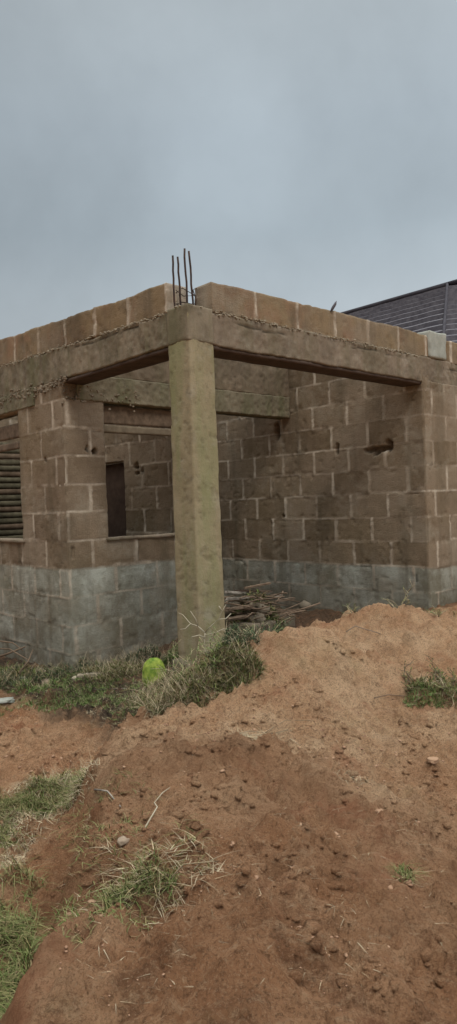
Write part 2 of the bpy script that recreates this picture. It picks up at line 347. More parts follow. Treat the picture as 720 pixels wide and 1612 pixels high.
def wall(name, s0t0, axis, L, z0, z1, th, parent, zb=0., seed=1, openings=(), holes=(), greyz=1., cell=.016, mat=None, top=None, style='block', label=None, off=0., bot=None, cut=False):
    """axis 'u': runs along +s, front face looks to -t.  axis 'v': runs along +t, front face looks to -s.  'w': runs along +t, thickness to +s"""
    s_, t_ = s0t0
    na, nz = max(2, int(round(L / cell))), max(2, int(round((z1 - z0) / cell)))
    a = np.linspace(0, L, na + 1); zz = np.linspace(z0, z1, nz + 1); Aa, Zz = np.meshgrid(a, zz)
    keep = np.ones((nz, na), bool)
    ac = (a[:-1] + a[1:]) / 2; zc = (zz[:-1] + zz[1:]) / 2
    for (a0, a1, b0, b1) in openings: keep[np.ix_((zc > b0) & (zc < b1), (ac > a0) & (ac < a1))] = False
    def side(sd):
        if style == 'block': h, mo, tone = blockfield(Aa, Zz, zb, sd, off)
        else:
            h = .009 * fbm(Aa, Zz, 0, 4, 4, sd) + .007 * fbm(Aa, Zz, 0, 25, 3, sd + 2)
            crk = 0 * Aa
            for q_, (zc_, am) in enumerate(((.80, .05),)):
                zl = z0 + (z1 - z0) * zc_ + am * fbm(Aa, 0 * Aa, 0, 2.2, 4, sd + 5 + q_)
                crk = np.maximum(crk, (1 - sstep(.002, .009, np.abs(Zz - zl))) * sstep(.25, .45, vn(Aa * 1.7, Zz * 0 + q_, seed=sd + 6)))
            h = h + .0015 * (_h(np.floor((Zz - z0) / .11), 0 * Zz, 0 * Zz, sd) - .5)
            pit = sstep(.3, .6, fbm(Aa, Zz, 0, 26, 2, sd + 7)) * sstep(-.1, .3, vn(Aa * 1.6, Zz * 4, seed=sd + 8))
            h = h - .008 * crk - .0035 * pit; mo = np.clip(crk * .8 + pit * .35, 0, 1); tone = mo * 0 + .5
        grey = 1 - sstep(-.012, .012, Zz - greyz + .012 * vn(Aa * 5, Zz * 5, seed=sd + 3)) if greyz is not None else 0 * Aa
        # random pock marks
        pk = sstep(.62, .8, vn(Aa * 23, Zz * 23, seed=sd + 71)); h = h - pk * .006
        return h, mo, tone, grey
    hf, mof, tf, gf = side(seed); hb, mob, tb, gb = side(seed + 100)
    for (ca, cz, ra, rz) in holes:
        q = np.hypot((Aa - ca) / ra, (Zz - cz) / rz) + .25 * vn(Aa * 30, Zz * 30, seed=seed + 41)
        m = 1 - sstep(.8, 1.05, q); hf = hf * (1 - m) - m * (th * .9); mof = mof * (1 - m); tf = tf * (1 - m)
    Zd = Zz.copy(); Ad = Aa + .005 * vn(Aa * 19, Zz * 19, seed=seed + 50)
    Zd = Zd + .004 * vn(Aa * 15, Zz * 15, seed=seed + 51)
    if top is not None:
        if cut: Zd = np.minimum(Zd, top(Aa))
        else: fr = (Zz - z0) / (z1 - z0); Zd = Zd + fr * (top(Aa) - z1)
    if bot is not None: fr = (Zz - z0) / (z1 - z0); Zd = Zd + (1 - fr) * (bot(Aa) - z0)
    def world(dep):
        if axis == 'u': p = O[None, None] + (s_ + Ad)[..., None] * U + (t_ + dep)[..., None] * VV
        else: p = O[None, None] + (s_ + dep)[..., None] * U + (t_ + Ad)[..., None] * VV
        return np.concatenate([p, Zd[..., None]], -1).reshape(-1, 3)
    V = np.r_[world(-hf), world(th + hb)]
    N = (na + 1) * (nz + 1); I = np.arange(N).reshape(nz + 1, na + 1)
    q = np.stack([I[:-1, :-1], I[:-1, 1:], I[1:, 1:], I[1:, :-1]], -1)[keep]
    Fs = [q if axis == 'u' else q[:, ::-1], (q[:, ::-1] if axis == 'u' else q) + N]
    kp = np.pad(keep, 1)
    def edge(m, i0, i1):
        e0 = i0[m]; e1 = i1[m]; f = np.stack([e0, e0 + N, e1 + N, e1], -1); Fs.append(f if axis == 'u' else f[:, ::-1])
    c_ = kp[1:-1, 1:-1]
    edge(c_ & ~kp[:-2, 1:-1], I[:-1, :-1], I[:-1, 1:]); edge(c_ & ~kp[2:, 1:-1], I[1:, 1:], I[1:, :-1])
    edge(c_ & ~kp[1:-1, :-2], I[1:, :-1], I[:-1, :-1]); edge(c_ & ~kp[1:-1, 2:], I[:-1, 1:], I[1:, 1:])
    at4 = np.stack([np.r_[mof.ravel(), mob.ravel()], np.r_[tf.ravel(), tb.ravel()], np.r_[gf.ravel(), gb.ravel()], np.ones(2 * N)], -1)
    o = mesh(name, V, np.concatenate(Fs), mat or M_block, parent, attr=at4, smooth=False)
    if label: o['label'] = label
    return o
def rough_box(name, s0, s1, t0, t1, z0, z1, mat, parent, cell=.02, amp=.006, chip=.015, seed=5, pits=0, flare=0.):
    Vs = []; Fs = []; n0 = 0; at4 = []
    lo = np.array([s0, t0, z0]); hi = np.array([s1, t1, z1]); N = [max(1, int(round((hi[i] - lo[i]) / cell))) for i in range(3)]
    for ax in range(3):
        b, c_ = [(1, 2), (2, 0), (0, 1)][ax]
        for sg in (0, 1):
            u = np.linspace(lo[b], hi[b], N[b] + 1); v = np.linspace(lo[c_], hi[c_], N[c_] + 1); Uu, Vv = np.meshgrid(u, v)
            P = np.zeros(Uu.shape + (3,)); P[..., b] = Uu; P[..., c_] = Vv; P[..., ax] = hi[ax] if sg else lo[ax]
            I = np.arange(Uu.size).reshape(Uu.shape) + n0; n0 += Uu.size
            q = np.stack([I[:-1, :-1], I[:-1, 1:], I[1:, 1:], I[1:, :-1]], -1).reshape(-1, 4)
            Fs.append(q if sg else q[:, ::-1]); Vs.append(P.reshape(-1, 3))
    P = np.concatenate(Vs)
    cen = (lo + hi) / 2; half = (hi - lo) / 2
    dd = np.sort(half - np.abs(P - cen), axis=1); e = dd[:, 1]      # distance to nearest edge
    ch = (1 - sstep(0, .018, e)) * (.2 + sstep(-.1, .5, fbm(P[:, 0], P[:, 1], P[:, 2], 9, 3, seed + 9)))
    d = np.stack([fbm(P[:, 0], P[:, 1], P[:, 2], 6, 4, seed + k * 31) for k in range(3)], -1) * amp
    inw = -(P - cen); inw[:, 2] *= (half[2] < .4); ln = np.maximum(np.linalg.norm(inw, axis=1), 1e-6)[:, None]
    pm = np.zeros(len(P))
    if pits: pm = pits * sstep(.35, .6, fbm(P[:, 0], P[:, 1], P[:, 2], 24, 2, seed + 77))
    Q = P + d + inw / ln * (ch * chip + pm * .01)[:, None]
    Q[:, :2] *= (1 + flare * np.clip(2.65 - Q[:, 2:3], 0, 3) / 2.65)
    Wp = O[None] + Q[:, :1] * U + Q[:, 1:2] * VV
    at4 = np.stack([np.clip(pm * .5, 0, 1), pm * 0 + .5, pm * 0, pm * 0 + 1], -1)
    V = np.c_[Wp, Q[:, 2]]
    # weld
    key = np.round(P, 5); _, first, inv = np.unique(key, axis=0, return_index=True, return_inverse=True); inv = inv.ravel()
    o = mesh(name, V[first], inv[np.concatenate(Fs)], mat, parent, attr=at4[first], smooth=False)
    return o

SR, T3, T = 2.96, 1.75, .15
house = empty('unfinished_house', ST(0, 0, 0), 'roofless unfinished house of brown and grey sandcrete blocks with open corner porch', 'house')
ZL = -.01; ZR = -.18
# front left wall, beyond the porch opening
wall('wall', (0, T3 + .006), 'v', 6.5, -.3, 2.66, T, house, zb=ZL, seed=3, greyz=.99, openings=[(.83, 2.0, 1.24, 2.49)], holes=[(.33, 1.98, .02, .02)], off=.1)
# porch back wall with window hole and entrance
wall('wall', (.006, T3), 'u', SR, -.3, 2.49, T, house, zb=ZL, seed=23, greyz=.985, openings=[(.42, 1.30, 1.24, 2.5), (1.74, 3, .2, 2.5)], holes=[(.05, 1.13, .014, .05), (.24, 2.06, .016, .02), (.31, 2.04, .03, .02)], off=.22)
# porch side wall, running back
hl = [(.545, 2.03, .15, .034), (.40, 2.06, .045, .066), (.55, 1.998, .06, .034), (1.07, 2.07, .024, .055), (1.95, 2.37, .04, .10), (1.9, 1.35, .02, .015)]
wall('wall', (SR, .006), 'v', 6.5, -.3, 3.35, T, house, zb=ZR, seed=43, greyz=.82, holes=hl, off=.05, cut=True, top=lambda a: 2.9 + .45 * sstep(.1, .9, a), label='brown block side wall with a jagged black hole')
# front right wall
wall('wall', (SR + .006, 0), 'u', 5.5, -.3, 2.66, T, house, zb=ZR, seed=63, greyz=.80, off=.31)
# rear outline of the house
wall('wall', (0.15, 8.1), 'u', 9, -.3, 2.9, T, house, zb=ZL, seed=83, greyz=.99, cell=.04)
wall('wall', (8.45, 0.15), 'v', 8, -.3, 2.9, T, house, zb=ZR, seed=93, greyz=.82, cell=.04)
# partition between the front room and the entrance, doorway in it
wall('wall', (1.45, T3 + T), 'v', 4.5, -.3, 3.0, T, house, zb=ZL, seed=103, greyz=.99, openings=[(1.06, 1.95, -.4, 2.05)], holes=[(.70, 1.92, .022, .04), (.82, 1.98, .04, .03), (.8, 1.9, .04, .02)])
wall('wall', (.15, 5.0), 'u', 1.3, -.3, 2.9, T, house, zb=ZL, seed=123, greyz=.99, cell=.025)
# concrete: corner column, ring beams, lintel
colo = rough_box('column', 0, .23, 0, .23, -.2, 2.90, M_col, house, .012, .0028, .005, 5, pits=.4, flare=.09)
colo['label'] = 'olive brown concrete corner column, slightly leaning'
M_woodd_shade = simple('dark_wood_and_shade', (.045, .028, .020), (.075, .05, .036), 8)  # one dark brown for the added shade pieces and a real stick
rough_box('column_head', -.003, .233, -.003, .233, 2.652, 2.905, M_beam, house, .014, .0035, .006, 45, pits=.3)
rough_box('soffit_shade', .012, .215, .236, T3 - .01, 2.622, 2.648, M_woodd_shade, house, .03, .004, .004, 46)  # dark strips added under both beams to stand in for soffit shade
rough_box('soffit_shade', .236, SR - .01, .012, .215, 2.618, 2.645, M_woodd_shade, house, .03, .004, .004, 47)
rough_box('column_footing', -.05, .28, -.03, .27, -.3, .42, M_lint, house, .02, .012, .03, 15)
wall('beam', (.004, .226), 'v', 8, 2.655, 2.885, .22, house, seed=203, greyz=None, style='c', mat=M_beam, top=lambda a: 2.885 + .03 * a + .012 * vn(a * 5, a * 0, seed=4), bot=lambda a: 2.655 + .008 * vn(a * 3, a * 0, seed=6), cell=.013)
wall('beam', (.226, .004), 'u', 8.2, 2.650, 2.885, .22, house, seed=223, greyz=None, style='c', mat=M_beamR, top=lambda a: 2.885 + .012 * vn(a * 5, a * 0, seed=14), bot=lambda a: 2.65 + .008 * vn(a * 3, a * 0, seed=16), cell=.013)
wall('lintel', (.153, T3 - .012), 'u', SR - .16, 2.49, 2.725, .18, house, seed=247, greyz=None, style='c', mat=M_lint, cell=.013, label='mossy cracked concrete lintel over the entrance')
wall('lintel', (-.010, T3 + .5), 'v', 2.1, 2.49, 2.66, .165, house, seed=261, greyz=None, style='c', mat=M_lint, cell=.013)
wall('upper_wall', (.24, T3), 'u', SR - .235, 2.722, 3.35, T, house, zb=2.725 - CH, seed=283, greyz=None, off=.4, mat=M_up, style='c', cut=True, top=lambda a: 3.05 + .3 * sstep(0, .8, a))
# top course standing on the ring beams
wall('parapet', (.008, .235), 'v', 7.9, 2.89, 3.115, .19, house, zb=2.885, seed=303, mat=M_par, greyz=None, bot=lambda a: 2.885 + .03 * a, top=lambda a: 3.105 + .05 * a + .010 * vn(a * 2.1, a * 0, seed=24) + .006 * vn(a * 9, a * 0, seed=25))
wall('parapet', (.235, .008), 'u', 8.1, 2.89, 3.115, .19, house, zb=2.885, seed=327, mat=M_par, greyz=None, bot=lambda a: 2.885 + 0 * a, top=lambda a: 3.11 + .008 * vn(a * 2.1, a * 0, seed=26) + .006 * vn(a * 9, a * 0, seed=27))
gb = rough_box('grey_block', 3.10, 3.42, -.012, .215, 2.90, 3.165, M_gblock, house, .02, .01, .02, 71); gb['label'] = 'pale grey block set in the brown top course'
rough_box('window_sill', -.02, .17, T3 + .80, T3 + 2.03, 1.215, 1.245, M_beamR, house, .02, .006, .01, 81)
rough_box('window_sill', .40, 1.33, T3 - .018, T3 + .16, 1.215, 1.245, M_beamR, house, .02, .008, .01, 82)
# formwork boards left under the lintels
rough_box('formwork_board', .425, 1.31, T3 + .05, T3 + .075, 2.30, 2.47, M_wood, house, .02, .003, .001, 91)
rough_box('formwork_board', .425, 1.31, T3 + .03, T3 + .065, 2.215, 2.285, M_woodp, house, .02, .003, .001, 92)
rough_box('formwork_board', .04, .065, T3 + .83, T3 + 2.0, 2.24, 2.38, M_wood, house, .02, .003, .001, 93)
rough_box('formwork_board', .03, .06, T3 + .83, T3 + 2.0, 2.13, 2.20, M_wood, house, .02, .003, .001, 94)

# tubes
def tube(V, Fc, pts, r, sides=5):
    pts = [Vector(p) for p in pts]; n0 = len(V); m = len(pts)
    for i, p in enumerate(pts):
        d = (pts[min(i + 1, m - 1)] - pts[max(i - 1, 0)]); d = d.normalized() if d.length > 1e-9 else Vector((0, 0, 1))
        a = d.orthogonal().normalized(); b = d.cross(a); rr = r[i] if hasattr(r, '__len__') else r
        for k in range(sides):
            th = 2 * math.pi * k / sides; V.append(tuple(p + (a * math.cos(th) + b * math.sin(th)) * rr))
    for i in range(m - 1):
        for k in range(sides):
            k2 = (k + 1) % sides; Fc.append((n0 + i * sides + k, n0 + i * sides + k2, n0 + (i + 1) * sides + k2, n0 + (i + 1) * sides + k))
    Fc.append(tuple(n0 + k for k in range(sides))[::-1]); Fc.append(tuple(n0 + (m - 1) * sides + k for k in range(sides)))
# rebar starter bars in the column head
for (b, tt) in [((276, 492), (272, 402)), ((286, 496), (280, 404)), ((296, 493), (290.5, 391)), ((305, 490), (298, 395))]:
    d1 = 4.98 + random.uniform(-.05, .05); p0 = at(*b, d1); p1 = at(*tt, d1 + random.uniform(-.03, .03)); V = []; Fc = []
    p0 = (p0[0], p0[1], 2.86); pts = []
    for i in range(9):
        f = i / 8; pts.append([p0[j] + (p1[j] - p0[j]) * f + (random.uniform(-.003, .003) if j < 2 else 0) for j in range(3)])
    tube(V, Fc, pts, .0075, 6); mesh('rebar', V, Fc, M_steel, house)
V = []; Fc = []
for zz_ in (2.95, 3.02):
    ring = [at(278, 480, 4.95), at(288, 480, 4.9), at(304, 480, 4.95), at(309, 480, 5.03), at(290, 480, 5.05), at(278, 480, 4.95)]
    tube(V, Fc, [(p[0], p[1], zz_ + random.uniform(-.02, .02)) for p in ring], .0035, 5)
pp = at(307, 480, 5.0); tube(V, Fc, [(pp[0], pp[1], 2.88), (pp[0] + .01, pp[1], 2.98), (pp[0] - .01, pp[1], 3.05), (pp[0] + .02, pp[1], 3.06)], .004, 5)
mesh('tie_wire', V, Fc, M_steel, house)

# lumps (stones, clods, crumbs)
import bmesh
_ico = {}
def ico(sub):
    if sub not in _ico:
        b = bmesh.new(); bmesh.ops.create_icosphere(b, subdivisions=sub, radius=1); b.verts.ensure_lookup_table()
        _ico[sub] = (np.array([v.co[:] for v in b.verts]), np.array([[v.index for v in f.verts] for f in b.faces])); b.free()
    return _ico[sub]
def lump(loc, size, seed, sub=2, flat=1., boxy=0., rot=None):
    v, f = ico(sub); p = v.copy()
    if boxy: p = np.sign(p) * np.abs(p) ** (1 - boxy); p /= np.abs(p).max(0)
    nn = fbm(v[:, 0] + seed * 3.1, v[:, 1], v[:, 2], 1.3, 3, seed); p = p * (1 + .55 * nn)[:, None]
    p = p * np.array(size)[None]
    a = rot if rot is not None else random.uniform(0, 6.28); c_, s_ = math.cos(a), math.sin(a)
    p = np.c_[p[:, 0] * c_ - p[:, 1] * s_, p[:, 0] * s_ + p[:, 1] * c_, p[:, 2]]
    return p + np.array(loc)[None], f
def merge(items):
    V = []; Fs = []; n0 = 0
    for v, f in items: V.append(v); Fs.append(f + n0); n0 += len(v)
    return np.concatenate(V), np.concatenate(Fs)
it = []
for i in range(90):
    s, t = random.uniform(-.01, .24), random.uniform(-.01, .24)
    if i > 50:
        if i % 2: s, t = random.uniform(0, .02), random.uniform(.23, .7)
        else: s, t = random.uniform(.23, .9), random.uniform(0, .02)
    r = random.uniform(.004, .012); it.append(lump(ST(s, t, 2.90 + random.uniform(-.005, .008)), (r * 1.4, r, r * .6), i, 1))
for i in range(420):
    r = random.uniform(.003, .009); a_ = random.uniform(.23, 2.9) if i % 2 else random.uniform(.23, 3.2)
    s, t = (a_, random.uniform(-.006, .006)) if i % 2 else (random.uniform(-.006, .006), a_)
    it.append(lump(ST(s, t, (2.885 if i % 2 else 2.885 + .03 * (a_ - .23)) + random.gauss(0, .008)), (r * 1.5, r * 1.2, r * .7), i, 1))
v, f = merge(it); mesh('mortar_crumbs', v, f, M_crumb, house)['kind'] = 'stuff'
for i, q in enumerate([(6, 610, 0), (0, 0, 0)]): pass
it = []
for i in range(150):
    t = random.uniform(T3 - .1, T3 + 1.6); r = random.uniform(.006, .016); it.append(lump(ST(random.uniform(-.012, .004), t, 2.66 + random.gauss(-.02, .028) - .02), (r * 1.3, r, r), i, 1))
for i in range(110):
    s = random.uniform(.0, .8); r = random.uniform(.005, .013); it.append(lump(ST(s, T3 - random.uniform(.0, .012), 2.55 + random.gauss(0, .05)), (r * 1.3, r, r), i, 1))
v, f = merge(it); o = mesh('honeycombed_mortar', v, f, M_beamR, house); o['kind'] = 'stuff'
# chip on the right parapet
q = at(523, 488, 5.9); v, f = lump((q[0], q[1], 3.14), (.016, .013, .045), 9, 2)
v[:, 0] += (v[:, 2] - 3.12) * .6; o = mesh('concrete_chip', v, f, M_roof); tag(o, 'small pointed grey chip standing on the parapet top left of the dark roof', 'chip')

# dark sheet added for the darkness in the inner doorway, greenish board in the left room
def board(name, p0, p1, w, th, mat, label, cat, group=None, parent=None, tilt=0.):
    p0, p1 = Vector(p0), Vector(p1); d = (p1 - p0).normalized(); up = Vector((0, 0, 1)) if abs(d.z) < .9 else Vector((0, 1, 0))
    a = d.cross(up).normalized(); a = Matrix.Rotation(tilt, 3, d) @ a; b = d.cross(a); V = []; m = 10
    for i in range(m + 1):
        c0 = p0.lerp(p1, i / m)
        for (x, y) in ((-1, -1), (-.2, -1), (.4, -1.), (1, -1), (1, 1), (.3, 1), (-.3, 1), (-1, 1)):
            j = 1 if 0 < i < m else 3
            V.append(c0 + a * (x * w / 2 + random.uniform(-.002, .002) * j) + b * (y * th / 2 + random.uniform(-.0015, .0015)) + d * random.uniform(-.004, .004) * (j - 1))
    Fc = []
    for i in range(m):
        for k in range(8): k2 = (k + 1) % 8; Fc.append((i * 8 + k, i * 8 + k2, i * 8 + 8 + k2, i * 8 + 8 + k))
    Fc.append(tuple(range(8))[::-1]); Fc.append(tuple(m * 8 + k for k in range(8)))
    o = mesh(name, V, Fc, mat, parent, smooth=False)
    if label: tag(o, label, cat, group)
    return o
o = rough_box('doorway_dark_sheet', 1.50, 1.53, T3 + T + 1.07, T3 + T + 1.94, .15, 2.04, M_woodd_shade, None, .04, .004, .003, 95)
tag(o, 'dark brown sheet added for the darkness of the inner doorway seen through the porch window hole', 'board')
pr = empty('slatted_panel', ST(.5, 4.8, .9), 'dull olive slatted wooden panel inside the left room, seen through the left window hole', 'panel')
for i in range(21): rough_box('slat', .3, 1.42, 4.80 + .006 * (i % 2), 4.82 + .006 * (i % 2), .85 + i * .075, .915 + i * .075, M_green if i % 3 else M_wood, pr, .04, .003, .001, 96 + i)
# ------------------------------------------------------------------ neighbour's house behind
AP = np.array(at(705, 450, 16.0)); PIT = math.tan(math.radians(30)); zr = AP[2]
nb = empty('neighbour_house', (AP[0] + 3, AP[1] + 2, 0), 'neighbouring house with a dark stepped hip roof rising behind the right parapet', 'house')
v2 = VV; u2 = U
hipdir = np.array([-.33, -.944]);                       # plan direction of the hip line, downhill
def drop(plan, n): return zr - PIT * max(0, float(np.dot(plan - AP[:2], n)))
# slope on the left: rows parallel to v, downhill along -u ; slope facing us: rows parallel to r2, downhill along nf
kL = float(np.dot(hipdir, -u2)); nf = np.array([math.sin(math.radians(-12)), -math.cos(math.radians(12))]); nf = np.array([-.10, -.995]); nf /= np.linalg.norm(nf); kF = float(np.dot(hipdir, nf)); r2 = np.array([-nf[1], nf[0]])
PF = PIT * kL / kF                                      # pitch that makes both slopes meet on the hip line
ROW = .34
def slope(name, along, downv, kk, pit, length, rows):
    V = []; Fc = []
    for i in range(rows):
        z0_, z1_ = i * ROW, (i + 1) * ROW
        hs0 = hipdir * (z0_ / kk); hs1 = hipdir * (z1_ / kk)      # hip points at those downhill distances
        a0 = AP[:2] + hs0; a1 = AP[:2] + hs1; n0 = len(V); cols = 26
        for k in range(cols + 1):
            f = k / cols * length
            p0 = a0 + along * f; p1 = a1 + along * f; w_ = .008 * (k % 2)
            V += [(p0[0], p0[1], zr - pit * z0_ + w_), (p1[0], p1[1], zr - pit * z1_ + .085 + w_), (p1[0], p1[1], zr - pit * z1_ - .01)]
        for k in range(cols):
            b = n0 + k * 3; Fc += [(b, b + 1, b + 4, b + 3), (b + 1, b + 2, b + 5, b + 4)]
    return mesh(name, V, Fc, M_roof, nb, smooth=False)
slope('roof', v2, -u2, kL, PIT, 9, 17)
slope('roof', r2, nf, kF, PF, 7, 17)
V = []; Fc = []
tube(V, Fc, [(*(AP[:2] + hipdir * t), zr - PIT * kL * t + .06) for t in np.linspace(0, 5.2, 12)], .03, 8)
tube(V, Fc, [(*(AP[:2] + v2 * t), zr + .04) for t in np.linspace(0, 9, 12)], .055, 8)
top2 = np.array([.72, -.10]); top2 /= np.linalg.norm(top2)
tube(V, Fc, [(*(AP[:2] + (-v2) * t), zr + .04) for t in np.linspace(0, 4, 8)], .055, 8)
mesh('ridge_cap', V, Fc, M_ridge, nb)
q = at(712, 461, 15.85); v, f = lump((q[0], q[1], q[2]), (.07, .07, .07), 3, 2); mesh('finial', v, f, M_ridge, nb)
# upper slope filling between the ridge going right and the slope facing us
V = [tuple(AP)]; e_ = AP[:2] - v2 * 4; V = [(AP[0], AP[1], zr), (e_[0], e_[1], zr), (AP[0] + r2[0] * 7, AP[1] + r2[1] * 7, zr)]
mesh('roof_infill', V, [(0, 1, 2)], M_roof, nb, smooth=False)
# its walls
def quadwall(pts, z0, z1):
    V = []; Fc = []; m = len(pts)
    for p in pts: V += [(p[0], p[1], z0), (p[0], p[1], z1)]
    for i in range(m): j = (i + 1) % m; Fc.append((2 * i, 2 * j, 2 * j + 1, 2 * i + 1))
    return mesh('wall', V, Fc, M_plaster, nb, smooth=False)
b0 = AP[:2] + hipdir * 4.7
quadwall([b0, b0 + r2 * 7.5, b0 + r2 * 7.5 + v2 * 9, b0 + v2 * 9], -.2, zr - PIT * kL * 4.7)

# ------------------------------------------------------------------ plants
def blades(pts, lens, lean, w, az=None, seed=0, curve=.5):
    """three-segment blades; pts (n,3), lens (n), lean angle from vertical (n)"""
    r = np.random.default_rng(seed); n_ = len(pts); az = r.uniform(0, 2 * math.pi, n_) if az is None else az
    d = np.stack([np.cos(az), np.sin(az), az * 0], -1); sd = np.stack([-np.sin(az), np.cos(az), az * 0], -1)
    tw = r.uniform(-1, 1, n_)[:, None]; sd = sd + d * tw * .6
    V = np.zeros((n_, 7, 3)); cur = pts.copy(); an = lean.copy()
    for k in range(4):
        wk = w * (1 - k / 3.2) * .5
        if k < 3: V[:, 2 * k] = cur - sd * np.reshape(wk, (-1, 1)); V[:, 2 * k + 1] = cur + sd * np.reshape(wk, (-1, 1))
        else: V[:, 6] = cur
        cur = cur + (d * np.sin(an)[:, None] + np.array([0, 0, 1.]) * np.cos(an)[:, None]) * (lens / 3)[:, None]
        an = np.minimum(an + curve * r.uniform(.4, 1.4, n_), 1.75)
    b = (np.arange(n_) * 7)[:, None]
    q = np.concatenate([b + np.array([0, 1, 3, 2]), b + np.array([2, 3, 5, 4]), b + np.array([4, 5, 6, 6])])
    Fl = [tuple(x) for x in q[:2 * n_].tolist()] + [tuple(x[:3]) for x in q[2 * n_:].tolist()]
    return V.reshape(-1, 3), Fl
def grass(name, pts2, lmin, lmax, lean0, lean1, w, mat, label, kind='stuff', cat=None, seed=0, curve=.5, group=None):
    pts2 = np.array(pts2); r = np.random.default_rng(seed); z = H(pts2[:, 0], pts2[:, 1]) - .004
    P = np.c_[pts2, z]; n_ = len(P)
    V, Fl = blades(P, r.uniform(lmin, lmax, n_), r.uniform(lean0, lean1, n_), r.uniform(.6, 1.3, n_) * w, seed=seed, curve=curve)
    o = mesh(name, V, Fl, mat, smooth=False); return tag(o, label, cat, group, kind)
def pxpatch(poly, n_, seed=0, clump=.5):
    """ground points under a polygon given on the ground by a few landmarks"""
    W_ = np.array([G(*p)[:2] for p in poly]); lo, hi = W_.min(0), W_.max(0); r = np.random.default_rng(seed); out = []
    m = len(W_)
    while len(out) < n_:
        p = r.uniform(lo, hi, (4000, 2)); ins = np.zeros(4000, bool); j = m - 1
        for i in range(m):
            xi, yi = W_[i]; xj, yj = W_[j]
            c_ = ((yi > p[:, 1]) != (yj > p[:, 1])) & (p[:, 0] < (xj - xi) * (p[:, 1] - yi) / (yj - yi + 1e-12) + xi); ins ^= c_; j = i
        cl = fbm(p[:, 0], p[:, 1], 0, 4.5, 3, seed + 5)
        p = p[ins & (cl + r.uniform(-clump, clump, 4000) > 0)]; out += p.tolist()
        if len(p) == 0: break
    return out[:n_]
# mat of grass in the left foreground and along the foot of the wall
grass('grass', pxpatch([(-60, 1275), (30, 1262), (90, 1240), (150, 1222), (160, 1245), (118, 1290), (92, 1330), (70, 1400), (55, 1500), (30, 1625), (-120, 1625), (-120, 1300)], 12000, 1, .22), .04, .15, .3, 1.4, .0042, M_grass, 'matted green grass lying left of the soil heap', seed=1)
grass('grass', pxpatch([(0, 1250), (110, 1225), (160, 1225), (150, 1262), (100, 1300), (30, 1380), (-60, 1500), (-80, 1300)], 4500, 12, .35), .03, .10, .6, 1.6, .0035, M_dry, 'dry straw tangled in the grass left of the heap', seed=12)
grass('grass', pxpatch([(-40, 1060), (40, 1055), (130, 1058), (215, 1066), (250, 1128), (150, 1112), (60, 1126), (-40, 1126)], 6500, 2, .4), .03, .11, .2, 1.3, .0048, M_leaf, 'low green ground cover along the foot of the left wall', seed=2)
grass('grass', pxpatch([(-40, 1056), (200, 1056), (300, 1070), (240, 1135), (120, 1118), (-40, 1120)], 2200, 13, .5), .03, .12, .5, 1.5, .0035, M_dry, 'dry litter of stems along the foot of the left wall', seed=13)
grass('grass', pxpatch([(175, 1385), (225, 1368), (292, 1392), (275, 1470), (205, 1490), (160, 1430)], 650, 3, .1), .03, .11, .1, 1.3, .0042, M_grass, 'green tuft of grass rooted on the lower front of the heap', seed=3)
grass('grass', pxpatch([(620, 1378), (650, 1375), (655, 1402), (622, 1405)], 110, 4, .6), .03, .09, .1, .9, .004, M_grass, 'small grass tuft low on the right of the heap', seed=4)
grass('grass', pxpatch([(170, 1340), (345, 1350), (345, 1390), (280, 1440), (190, 1440)], 450, 5, .3), .04, .14, .9, 1.6, .0032, M_dry, 'dry grass roots and straw on the lower heap', seed=5, curve=.15)
grass('grass', pxpatch([(365, 1160), (400, 1145), (475, 1140), (470, 1156), (410, 1170)], 260, 6, .6), .05, .16, 1.0, 1.6, .0032, M_dry, 'dry straw lying across the middle of the heap', seed=6, curve=.12)
grass('grass', pxpatch([(530, 1225), (580, 1218), (580, 1240), (530, 1250)], 90, 7, .6), .03, .08, .6, 1.5, .003, M_dry, 'wisp of dry straw right of centre on the heap', seed=7)
grass('grass', pxpatch([(60, 1135), (700, 1110), (700, 1600), (130, 1600), (90, 1420), (200, 1200)], 2000, 8, .08), .015, .06, 1.1, 1.65, .0018, M_dry, 'scattered bits of straw on the bare soil', seed=8, curve=.1)
grass('grass', pxpatch([(90, 1300), (240, 1240), (340, 1380), (200, 1480), (60, 1600)], 1100, 9, .1), .03, .09, .4, 1.5, .0035, M_grass, 'thin green grass creeping up the left flank of the heap', seed=9)
# behind the crest
pts = [(random.uniform(1.0, 2.3), 0) for _ in range(260)]; pts = [(x, 5.28 + .25 * random.random() + .02 * x) for x, _ in pts]
grass('grass', pts, .04, .13, .1, 1.1, .0038, M_dry, 'dry grass growing behind the crest of the heap', seed=10)
pts = [(random.uniform(1.2, 2.6), 5.3 + random.uniform(0, .5)) for _ in range(420)]
grass('grass', pts, .03, .12, .1, 1.2, .004, M_leaf, 'green grass behind the crest of the heap at the wall foot', seed=11)

